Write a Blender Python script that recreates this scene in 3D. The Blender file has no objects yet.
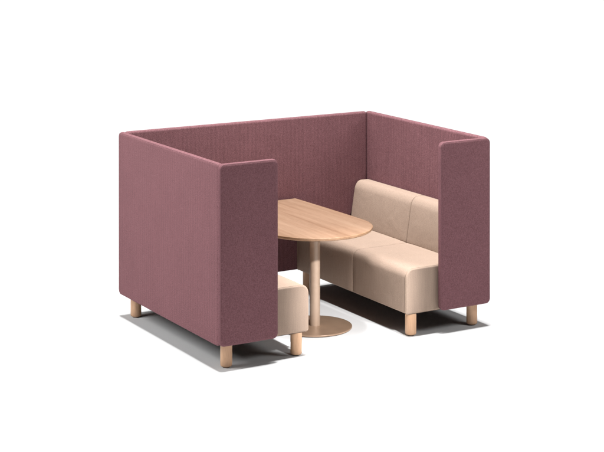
import bpy, bmesh, math, random
from mathutils import Vector
random.seed(7)
sc = bpy.context.scene
COL = sc.collection
R = math.radians

# ------------------------------------------------------------------ materials
def new_mat(name):
    m = bpy.data.materials.new(name); m.use_nodes = True
    nt = m.node_tree
    return m, nt, nt.nodes['Principled BSDF']

def N(nt, kind, **kw):
    n = nt.nodes.new(kind)
    for k, v in kw.items():
        if k in n.inputs: n.inputs[k].default_value = v
        else: setattr(n, k, v)
    return n

def ramp(nt, fac, stops):
    r = nt.nodes.new('ShaderNodeValToRGB')
    els = r.color_ramp.elements
    while len(els) < len(stops): els.new(0.5)
    for e, (p, c) in zip(els, stops):
        e.position = p; e.color = (*c, 1)
    nt.links.new(fac, r.inputs['Fac'])
    return r.outputs['Color']

def mapped(nt, scale, rot=(0, 0, 0)):
    tc = nt.nodes.new('ShaderNodeTexCoord')
    mp = nt.nodes.new('ShaderNodeMapping')
    mp.inputs['Scale'].default_value = scale
    mp.inputs['Rotation'].default_value = rot
    nt.links.new(tc.outputs['Object'], mp.inputs['Vector'])
    return mp.outputs['Vector']

def mixc(nt, a, b, fac, mode='MIX'):
    m = nt.nodes.new('ShaderNodeMix'); m.data_type = 'RGBA'; m.blend_type = mode
    for sock, v in ((m.inputs['Factor'], fac), (m.inputs['A'], a), (m.inputs['B'], b)):
        if hasattr(v, 'links'): nt.links.new(v, sock)
        elif isinstance(v, tuple): sock.default_value = (*v, 1)
        else: sock.default_value = v
    # colour sockets share names with the float ones: use the typed ones
    return m

def mix_rgb(nt, a, b, fac, mode='MIX'):
    m = nt.nodes.new('ShaderNodeMixRGB'); m.blend_type = mode
    for sock, v in ((m.inputs['Fac'], fac), (m.inputs['Color1'], a), (m.inputs['Color2'], b)):
        if hasattr(v, 'links'): nt.links.new(v, sock)
        elif isinstance(v, tuple): sock.default_value = (*v, 1)
        else: sock.default_value = v
    return m.outputs['Color']

def noise(nt, vec, scale, detail=3, rough=.55):
    n = N(nt, 'ShaderNodeTexNoise')
    n.inputs['Scale'].default_value = scale
    n.inputs['Detail'].default_value = detail
    n.inputs['Roughness'].default_value = rough
    nt.links.new(vec, n.inputs['Vector'])
    return n.outputs['Fac']

def bump(nt, bsdf, h, strength, dist):
    b = nt.nodes.new('ShaderNodeBump')
    b.inputs['Strength'].default_value = strength
    b.inputs['Distance'].default_value = dist
    nt.links.new(h, b.inputs['Height'])
    nt.links.new(b.outputs['Normal'], bsdf.inputs['Normal'])

def woven(name, dark, mid, light, rib, grain=260, sheen=.12, bstr=.4, rough=.92, soft=.10, soft_scale=6, stripes=0.0, streak=.05):
    """melange cloth: fine yarn speckle, long vertical slubs, faint large blotches"""
    m, nt, b = new_mat(name)
    base = mapped(nt, (1, 1, 1))
    fine = noise(nt, base, grain, 2, .6)
    slub = noise(nt, mapped(nt, (1, 1, streak)), 150, 2, .6)       # long along z
    weft = noise(nt, mapped(nt, (.35, .35, 1)), 210, 2, .6)     # across
    big = noise(nt, base, 5, 4, .6)
    c = ramp(nt, fine, [(.30, dark), (.5, mid), (.70, light)])
    s = ramp(nt, slub, [(.35, (1 - rib,) * 3), (.65, (1 + rib,) * 3)])
    w = ramp(nt, weft, [(.35, (1 - rib * .5,) * 3), (.65, (1 + rib * .5,) * 3)])
    g = ramp(nt, big, [(.3, (.965, .965, .965)), (.7, (1.035, 1.035, 1.035))])
    c = mix_rgb(nt, c, s, 1.0, 'MULTIPLY')
    c = mix_rgb(nt, c, w, 1.0, 'MULTIPLY')
    c = mix_rgb(nt, c, g, 1.0, 'MULTIPLY')
    if stripes:                                   # woven-in warp ribs, uneven along their run
        for (ax, sc_) in ((1, 1.0), (0, 1.0)):
            wv = N(nt, 'ShaderNodeTexWave', wave_type='BANDS', bands_direction='Y' if ax else 'X')
            wv.inputs['Scale'].default_value = 9; wv.inputs['Distortion'].default_value = 2.2
            wv.inputs['Detail'].default_value = 2; wv.inputs['Detail Scale'].default_value = 3
            nt.links.new(mapped(nt, (1, 1, .12)), wv.inputs['Vector'])
            r_ = ramp(nt, wv.outputs['Fac'], [(.2, (1 - stripes,) * 3), (.8, (1 + stripes,) * 3)])
            c = mix_rgb(nt, c, r_, noise(nt, mapped(nt, (1, 1, .4)), 8, 2), 'MULTIPLY')
    nt.links.new(c, b.inputs['Base Color'])
    b.inputs['Roughness'].default_value = rough
    b.inputs['Specular IOR Level'].default_value = .08
    b.inputs['Sheen Weight'].default_value = sheen
    b.inputs['Sheen Roughness'].default_value = .45
    b.inputs['Sheen Tint'].default_value = (*light, 1)
    add = N(nt, 'ShaderNodeMath', operation='ADD')
    nt.links.new(slub, add.inputs[0]); nt.links.new(weft, add.inputs[1])
    add2 = N(nt, 'ShaderNodeMath', operation='ADD')
    nt.links.new(add.outputs[0], add2.inputs[0]); nt.links.new(fine, add2.inputs[1])
    bump(nt, b, add2.outputs[0], bstr, .002)
    fold = N(nt, 'ShaderNodeTexNoise'); fold.inputs['Scale'].default_value = soft_scale
    fold.inputs['Detail'].default_value = 2; fold.inputs['Distortion'].default_value = .6
    nt.links.new(base, fold.inputs['Vector'])
    bb = nt.nodes.new('ShaderNodeBump'); bb.inputs['Strength'].default_value = soft; bb.inputs['Distance'].default_value = .03
    nt.links.new(fold.outputs['Fac'], bb.inputs['Height'])
    weave = [n for n in nt.nodes if n.type == 'BUMP' and n != bb][0]
    nt.links.new(bb.outputs['Normal'], weave.inputs['Normal'])
    return m

M_plum = woven('plum_woven_fabric', (.118, .052, .059), (.150, .069, .078), (.190, .092, .102), .06, grain=210, streak=.25)
M_plumrib = woven('plum_ribbed_fabric', (.100, .045, .051), (.156, .072, .080), (.222, .112, .122), .06, grain=210, stripes=.07, streak=.16)
M_beige = woven('beige_wool_fabric', (.252, .180, .137), (.290, .213, .166), (.334, .254, .201), .04, grain=330, sheen=.04, bstr=.3, soft=.13, soft_scale=7)

def plain(name, col, rough, spec=.4, metal=0.0, var=.06, scale=40):
    m, nt, b = new_mat(name)
    v = mapped(nt, (1, 1, 1))
    f = noise(nt, v, scale, 3)
    lo = tuple(x * (1 - var) for x in col); hi = tuple(min(1, x * (1 + var)) for x in col)
    nt.links.new(ramp(nt, f, [(.35, lo), (.65, hi)]), b.inputs['Base Color'])
    b.inputs['Roughness'].default_value = rough
    b.inputs['Specular IOR Level'].default_value = spec
    b.inputs['Metallic'].default_value = metal
    return m

M_piping = plain('plum_piping_cord', (.165, .078, .087), .85, .15, 0, .12, 300)
M_seam = plain('beige_seam_cord', (.30, .222, .17), .9, .1, 0, .1, 300)
M_under = plain('black_under_cloth', (.02, .018, .017), .95, .1)
M_glide = plain('black_felt_glide', (.015, .013, .012), .8, .2)
M_metal = plain('champagne_powder_coat', (.315, .225, .165), .36, .5, .2, .04, 25)
M_base = plain('tan_powder_coat', (.275, .182, .122), .33, .5, .25, .07, 9)
M_floor = plain('white_studio_floor', (.58, .58, .58), .9, 0.0, 0, .004, .7)

def wood(name, dark, mid, light, axis, rough=.42, ring=1.0):
    """straight-grained timber, grain running along axis (0,1,2)"""
    m, nt, b = new_mat(name)
    s = [1, 1, 1]; s[axis] = .06
    v = mapped(nt, tuple(s))
    warp = noise(nt, v, 9 * ring, 3, .6)
    fine = noise(nt, v, 190 * ring, 4, .65)
    s2 = [1, 1, 1]; s2[axis] = .025
    plank = noise(nt, mapped(nt, tuple(s2)), 26 * ring, 2, .5)
    c = ramp(nt, warp, [(.30, dark), (.5, mid), (.72, light)])
    p = ramp(nt, plank, [(.35, (.91, .90, .885)), (.65, (1.05, 1.05, 1.05))])
    f = ramp(nt, fine, [(.32, (.80, .77, .73)), (.52, (1.02, 1.02, 1.02))])
    c = mix_rgb(nt, c, p, .9, 'MULTIPLY')
    c = mix_rgb(nt, c, f, .8, 'MULTIPLY')
    nt.links.new(c, b.inputs['Base Color'])
    b.inputs['Roughness'].default_value = rough
    b.inputs['Specular IOR Level'].default_value = .35
    bump(nt, b, fine, .08, .001)
    return m

M_oak = wood('oak_veneer', (.188, .108, .066), (.236, .145, .094), (.280, .182, .123), 1)
M_oakedge = wood('oak_edge', (.20, .112, .063), (.25, .145, .083), (.30, .18, .108), 1)
M_beech = wood('beech_leg', (.45, .266, .158), (.51, .312, .192), (.565, .357, .229), 2, .5, 1.6)

# ------------------------------------------------------------------ mesh helpers
def link(name, bm, mats, parent=None, smooth=True, sharp=40):
    bmesh.ops.recalc_face_normals(bm, faces=bm.faces)
    me = bpy.data.meshes.new(name)
    bm.to_mesh(me); bm.free()
    for m in (mats if isinstance(mats, (list, tuple)) else [mats]): me.materials.append(m)
    if smooth:
        for p in me.polygons: p.use_smooth = True
        me.set_sharp_from_angle(angle=R(sharp))
    o = bpy.data.objects.new(name, me); COL.objects.link(o)
    if parent: o.parent = parent
    return o

def rounded_rect(w, h, rads, seg=6):
    """closed outline, corners bl, br, tr, tl, from (0,0) to (w,h)"""
    pts = []
    cs = [(0, 0, 180), (w, 0, 270), (w, h, 0), (0, h, 90)]
    for (cx, cy, a0), r in zip(cs, rads):
        ox = cx + (r if cx == 0 else -r); oy = cy + (r if cy == 0 else -r)
        n = seg if r > .002 else 1
        for i in range(n + 1):
            a = R(a0 + 90 * i / n)
            pts.append((ox + r * math.cos(a), oy + r * math.sin(a)))
    out = []
    for p in pts:
        if not out or (abs(p[0]-out[-1][0]) + abs(p[1]-out[-1][1])) > 1e-6: out.append(p)
    return out

def densify(pts, step):
    out = []
    for i, p in enumerate(pts):
        q = pts[(i+1) % len(pts)]
        d = math.dist(p, q); n = max(1, int(d / step))
        for k in range(n):
            out.append((p[0] + (q[0]-p[0])*k/n, p[1] + (q[1]-p[1])*k/n))
    return out

def normals2d(pts):
    ns = []
    L = len(pts)
    for i in range(L):
        a, b, c = pts[i-1], pts[i], pts[(i+1) % L]
        e1 = Vector((b[1]-a[1], -(b[0]-a[0]))).normalized()
        e2 = Vector((c[1]-b[1], -(c[0]-b[0]))).normalized()
        n = (e1 + e2)
        if n.length < 1e-6: n = e1
        n.normalize()
        k = max(.5, n.dot(e1))
        ns.append(n / k)
    return ns

def extrude(bm, pts, length, e, place, seg=4, stations=1, puff=None, e0=None, cap_mat=0, side_mat=0):
    """sweep outline pts over `length`, both ends rounded by e; place(u,v,t)->3D"""
    ns = normals2d(pts)
    if e0 is None: e0 = e
    rings = []
    rings.append((0, e0 + .002))
    for i in range(seg + 1):
        a = math.pi/2 * i/seg
        rings.append((e0*(1-math.sin(a)), e0*(1-math.cos(a))) if False else (e0*(1-math.cos(a)), e0*(1-math.sin(a))))
    for s in range(1, stations):
        rings.append((e0 + (length-e0-e)*s/stations, 0))
    for i in range(seg + 1):
        a = math.pi/2 * i/seg
        rings.append((length - e*(1-math.sin(a)), e*(1-math.cos(a))))
    rings.append((length, e + .002))
    vr = []
    for (t, off) in rings:
        row = []
        for p, n in zip(pts, ns):
            d = -off
            if puff: d += puff(p, t / length)
            row.append(bm.verts.new(place(p[0] + n.x*d, p[1] + n.y*d, t)))
        vr.append(row)
    L = len(pts)
    for a, b in zip(vr, vr[1:]):
        for i in range(L):
            f = bm.faces.new((a[i], a[(i+1) % L], b[(i+1) % L], b[i])); f.material_index = side_mat
    f = bm.faces.new(list(reversed(vr[0]))); f.material_index = cap_mat
    f = bm.faces.new(vr[-1]); f.material_index = cap_mat

def tube(bm, path, r, closed=True, seg=8):
    L = len(path); rows = []
    P = [Vector(p) for p in path]
    # a stable frame for planar paths
    nrm = Vector((0, 0, 0))
    c = sum(P, Vector()) / L
    for i in range(L): nrm += (P[i]-c).cross(P[(i+1) % L]-c)
    if nrm.length < 1e-9: nrm = Vector((0, 0, 1))
    nrm.normalize()
    for i in range(L):
        a = P[i-1] if (closed or i > 0) else P[i]
        b = P[(i+1) % L] if (closed or i < L-1) else P[i]
        t = (b-a).normalized()
        s = t.cross(nrm).normalized()
        rows.append([bm.verts.new(P[i] + r*(math.cos(2*math.pi*k/seg)*s + math.sin(2*math.pi*k/seg)*nrm)) for k in range(seg)])
    rng = range(L if closed else L-1)
    for i in rng:
        A, B = rows[i], rows[(i+1) % L]
        for k in range(seg):
            bm.faces.new((A[k], A[(k+1) % seg], B[(k+1) % seg], B[k]))
    if not closed:
        bm.faces.new(rows[0]); bm.faces.new(list(reversed(rows[-1])))

def lathe(bm, prof, cx, cy, seg=64, mats=None):
    rows = []
    for r, z in prof:
        rows.append([bm.verts.new((cx + r*math.cos(2*math.pi*k/seg), cy + r*math.sin(2*math.pi*k/seg), z)) for k in range(seg)])
    for j, (a, b) in enumerate(zip(rows, rows[1:])):
        for k in range(seg):
            f = bm.faces.new((a[k], a[(k+1) % seg], b[(k+1) % seg], b[k]))
            if mats: f.material_index = mats[j]
    f = bm.faces.new(list(reversed(rows[0])))
    if mats: f.material_index = mats[0]
    f = bm.faces.new(rows[-1])
    if mats: f.material_index = mats[-1]

# ------------------------------------------------------------------ setting
bm = bmesh.new()
bmesh.ops.create_grid(bm, x_segments=8, y_segments=8, size=150)
floor = link('floor', bm, M_floor, smooth=False)
floor['kind'] = 'structure'

# ------------------------------------------------------------------ the booth
W, D, Z0, Z1, T, RET = 2.2, 1.6154, .1616, 1.3548, .044, .440
booth = bpy.data.objects.new('seating_booth', None); COL.objects.link(booth)
booth.location = (W/2, D/2, 0); booth.empty_display_size = .2
booth['label'] = 'plum fabric high-sided booth with two beige bench seats facing each other on round wooden legs'
booth['category'] = 'booth'
OFF = Vector((-W/2, -D/2, 0))
def wp(x, y, z): return Vector((x, y, z)) + OFF

def panel(name, origin, udir, ndir, width, rads=(.038,)*4):
    """upholstered screen: origin = lower corner, width along udir, T thick along ndir"""
    u, n = Vector(udir), Vector(ndir); o = Vector(origin)
    h = Z1 - Z0
    out = densify(rounded_rect(width, h, rads, 7), .12)
    bm = bmesh.new()
    extrude(bm, out, T, .017, lambda a, b, t: o + u*a + Vector((0, 0, b)) + n*t + OFF, seg=4)
    p = link(name, bm, M_plum if name == 'front_screen' else M_plumrib, booth)
    bm = bmesh.new()
    inset = .006
    line = rounded_rect(width - 2*inset, h - 2*inset, tuple(max(.002, r - inset) for r in rads), 7)
    for t in (.0065,):
        tube(bm, [o + u*(a + inset) + Vector((0, 0, b + inset)) + n*t + OFF for a, b in line], .0034)
    link('piping', bm, M_piping, p)
    return p

g = .002
panel('side_screen', (0, T*.5 + g, Z0), (0, 1, 0), (1, 0, 0), D - T*.5 - g)
panel('side_screen', (W, T*.5 + g, Z0), (0, 1, 0), (-1, 0, 0), D - T*.5 - g)
panel('back_screen', (T + g, D - .001, Z0), (1, 0, 0), (0, -1, 0), W - 2*(T + g), (.024, .024, .022, .022))
panel('front_screen', (.002, 0, Z0), (1, 0, 0), (0, 1, 0), RET - .002)
panel('front_screen', (W - .002, 0, Z0), (-1, 0, 0), (0, 1, 0), RET - .002)

SEAT_Z, BACK_Z, SF = .487, .818, .702     # seat height, backrest height, seat front (from outer side)
Y0, Y1 = T + .002, D - T - .004           # bench runs between front and back screens
YM = .75
XI = T + .002                             # inner face of the side screen

def bench(sgn):
    fx = (lambda x: x) if sgn > 0 else (lambda x: W - x)
    bm = bmesh.new()
    out = rounded_rect(SF - XI - .03, .03, (.004,)*4, 2)
    extrude(bm, out, Y1 - Y0 - .02, .003, lambda a, b, t: wp(fx(XI + .01 + a), Y0 + .01 + t, Z0 - .004 + b), seg=2)
    b = link('bench', bm, M_under, booth)
    # seat blocks: rounded nose at front top edge
    w, h = SF - XI, SEAT_Z - Z0 - .010
    prof = densify(rounded_rect(w, h, (.008, .016, .062, .010), 10), .03)
    for (a0, a1) in ((Y0, YM), (YM, Y1)):
        ln = a1 - a0 - .002
        def puff(p, t, w=w, h=h):
            k = (1 - (2*t - 1)**4)
            top = max(0, (p[1] - .6*h) / (.4*h)) * math.sin(math.pi * min(1, max(0, p[0]/w)))
            front = max(0, (p[0] - .7*w)/(.3*w)) * math.sin(math.pi * min(1, max(0, p[1]/h)))
            return k * (.006*top + .004*front)
        bm = bmesh.new()
        extrude(bm, prof, ln, .010, lambda a, c, t: wp(fx(XI + a), a0 + .001 + t, Z0 + .002 + c), seg=4, stations=14, puff=puff)
        nf = len(bm.faces)
        ns = normals2d(prof)
        for t in ((.009,) if a0 == Y0 else (ln - .009,)):            # stitched seam welt round both ends
            tube(bm, [wp(fx(XI + p[0] + n.x*.0002), a0 + .001 + t, Z0 + .002 + p[1] + n.y*.0002) for p, n in zip(prof, ns)], .0024, seg=6)
        bm.faces.ensure_lookup_table()
        for f in bm.faces[nf:]: f.material_index = 1
        link('seat_cushion', bm, [M_beige, M_seam], b)
    # backrests: lean back a little, soft top edge
    bw0, bw1 = .182, .128
    hh = BACK_Z - SEAT_Z + .012
    pr = rounded_rect(1, 1, (0, 0, 0, 0), 1)
    base = rounded_rect(bw0, hh, (.006, .012, .066, .030), 10)
    base = densify([(x - (bw0 - bw1) * (y/hh) * (x/bw0), y) for x, y in base], .03)
    for (a0, a1) in ((Y0, YM), (YM, Y1)):
        ln = a1 - a0 - .003
        def puff(p, t):
            k = (1 - (2*t - 1)**4)
            return k * .008 * max(0, (p[0] - .08)/.1) * math.sin(math.pi*min(1, max(0, p[1]/hh)))
        bm = bmesh.new()
        extrude(bm, base, ln, .010 if a0 == Y0 else .042, lambda a, c, t: wp(fx(XI + .001 + a), a0 + .0015 + t, SEAT_Z - .010 + c), seg=6, stations=14, puff=puff, e0=.010 if a0 == YM else .042)
        link('backrest_cushion', bm, M_beige, b)
    # legs
    for x in (.0985, .632):
        for y in (.0965, D - .0997):
            bm = bmesh.new()
            r = .0395
            prof = [(r - .016, .0), (r - .013, .003), (r - .013, .0045)]
            for i in range(7):
                a = math.pi/2*i/6
                prof.append((r - .014*(1 - math.sin(a)), .005 + .014*(1 - math.cos(a))))
            prof += [(r, .08), (r, Z0 + .004)]
            mats = [1, 1, 1] + [0]*(len(prof))
            c = wp(fx(x), y, 0)
            lathe(bm, prof, c.x, c.y, 40, mats)
            link('leg', bm, [M_beech, M_glide], b)
    return b

bench(1); bench(-1)

# ------------------------------------------------------------------ the table
TX, TY, TZ = 1.094, .606, .727
CX = -.009
table = bpy.data.objects.new('pedestal_table', None); COL.objects.link(table)
table.location = (TX, TY, 0); table.empty_display_size = .2
table['label'] = 'oak table with one rounded end on a slim column and round base, between the benches'
table['category'] = 'table'

yb, yf, bb, aa = 1.555, .615, .415, .412    # back edge, where the curve starts, curve depth, half width
def half(y):                                # half width along the straight part, a slight swell
    t = (y - yf) / (yb - yf)
    return aa - .028 * t**1.6
right = [(half(yf + (yb - yf)*i/20), yf + (yb - yf)*i/20) for i in range(21)]
arc = [(aa*math.sin(R(a)), yf - bb*math.cos(R(a))) for a in range(-86, 90, 4)]
rc = .006
outl = []
for x, y in arc: outl.append((x, y))
for x, y in right[:-1]: outl.append((x, y))
xe = right[-1][0]
outl += [(xe, yb - rc), (xe - rc*.3, yb - rc*.3), (xe - rc, yb), (-xe + rc, yb), (-xe + rc*.3, yb - rc*.3), (-xe, yb - rc)]
for x, y in reversed(right[:-1]): outl.append((-x, y))
bm = bmesh.new()
TH = .024
extrude(bm, outl, TH, .003, lambda a, b, t: Vector((a, b - TY, TZ - TH + t)), seg=4, e0=.015, cap_mat=0, side_mat=1)
link('tabletop', bm, [M_oak, M_oakedge], table)
bm = bmesh.new()
lathe(bm, [(.0375, .012), (.0375, TZ - TH - .006), (.0375, TZ - TH - .004)], CX, 0, 56)
link('column', bm, M_metal, table)
bm = bmesh.new()
rb = .268
lathe(bm, [(rb - .006, .004), (rb - .001, .006), (rb, .009), (rb, .013), (rb - .001, .0152), (rb - .003, .016), (rb - .02, .0165), (.06, .018), (.045, .0185)], CX, 0, 120)
base = link('base', bm, M_base, table)
bm = bmesh.new()
lathe(bm, [(rb - .012, .0), (rb - .010, .0042)], CX, 0, 90)
link('floor_pad', bm, M_glide, base)
bm = bmesh.new()
lathe(bm, [(.15, TZ - TH - .005), (.15, TZ - TH - .0005)], CX, 0, 60)
link('mounting_plate', bm, M_metal, table)

# ------------------------------------------------------------------ light
w = bpy.data.worlds.new('World'); sc.world = w; w.use_nodes = True
bg = w.node_tree.nodes['Background']
bg.inputs['Color'].default_value = (1, 1, 1, 1)
bg.inputs['Strength'].default_value = .02

def lamp(name, kind, energy, loc, target, **kw):
    l = bpy.data.lights.new(name, kind); l.energy = energy
    for k, v in kw.items(): setattr(l, k, v)
    o = bpy.data.objects.new(name, l); COL.objects.link(o)
    o.location = loc
    o.rotation_euler = (Vector(target) - Vector(loc)).to_track_quat('-Z', 'Y').to_euler()
    return o

mid = Vector((W/2, D/2, .6))
lamp('overhead_lamp', 'SUN', 4.9, (W/2, D/2, 8), (W/2, D/2, 0), angle=R(8))
lamp('overhead_softbox', 'AREA', 97, (1.0, .25, 3.5), (1.25, .9, .6), shape='RECTANGLE', size=1.1, size_y=.8)
lamp('left_softbox', 'AREA', 210, (-3.6, 1.3, 3.5), (0, .9, .9), shape='RECTANGLE', size=2.8, size_y=2.4)
lamp('right_softbox', 'AREA', 48, (3.6, -2.2, 2.6), (2.0, .2, .7), shape='RECTANGLE', size=1.2, size_y=1.0)
lamp('front_fill_spot', 'SPOT', 2500, (1.0, -4.2, 3.4), (1.1, .60, .0), spot_size=R(11), spot_blend=.2, shadow_soft_size=.12)  # added fill: narrow cone through the opening, lightens the table's floor shadow

# ------------------------------------------------------------------ camera
cd = bpy.data.cameras.new('camera'); cam = bpy.data.objects.new('camera', cd); COL.objects.link(cam)
F = 1608.25
cam.location = (-4.8546, -9.2812, 3.1905)
cam.rotation_euler = (R(90), 0, -.533)
cd.sensor_width = 36; cd.lens = F / 604 * 36
cd.shift_y = -(226 + 117.47) / 604
cd.clip_end = 600
sc.camera = cam

vs = sc.view_settings
vs.view_transform = 'Standard'; vs.look = 'None'; vs.exposure = .25; vs.gamma = 1
sc.render.engine = 'CYCLES'
sc.cycles.max_bounces = 10; sc.cycles.diffuse_bounces = 6
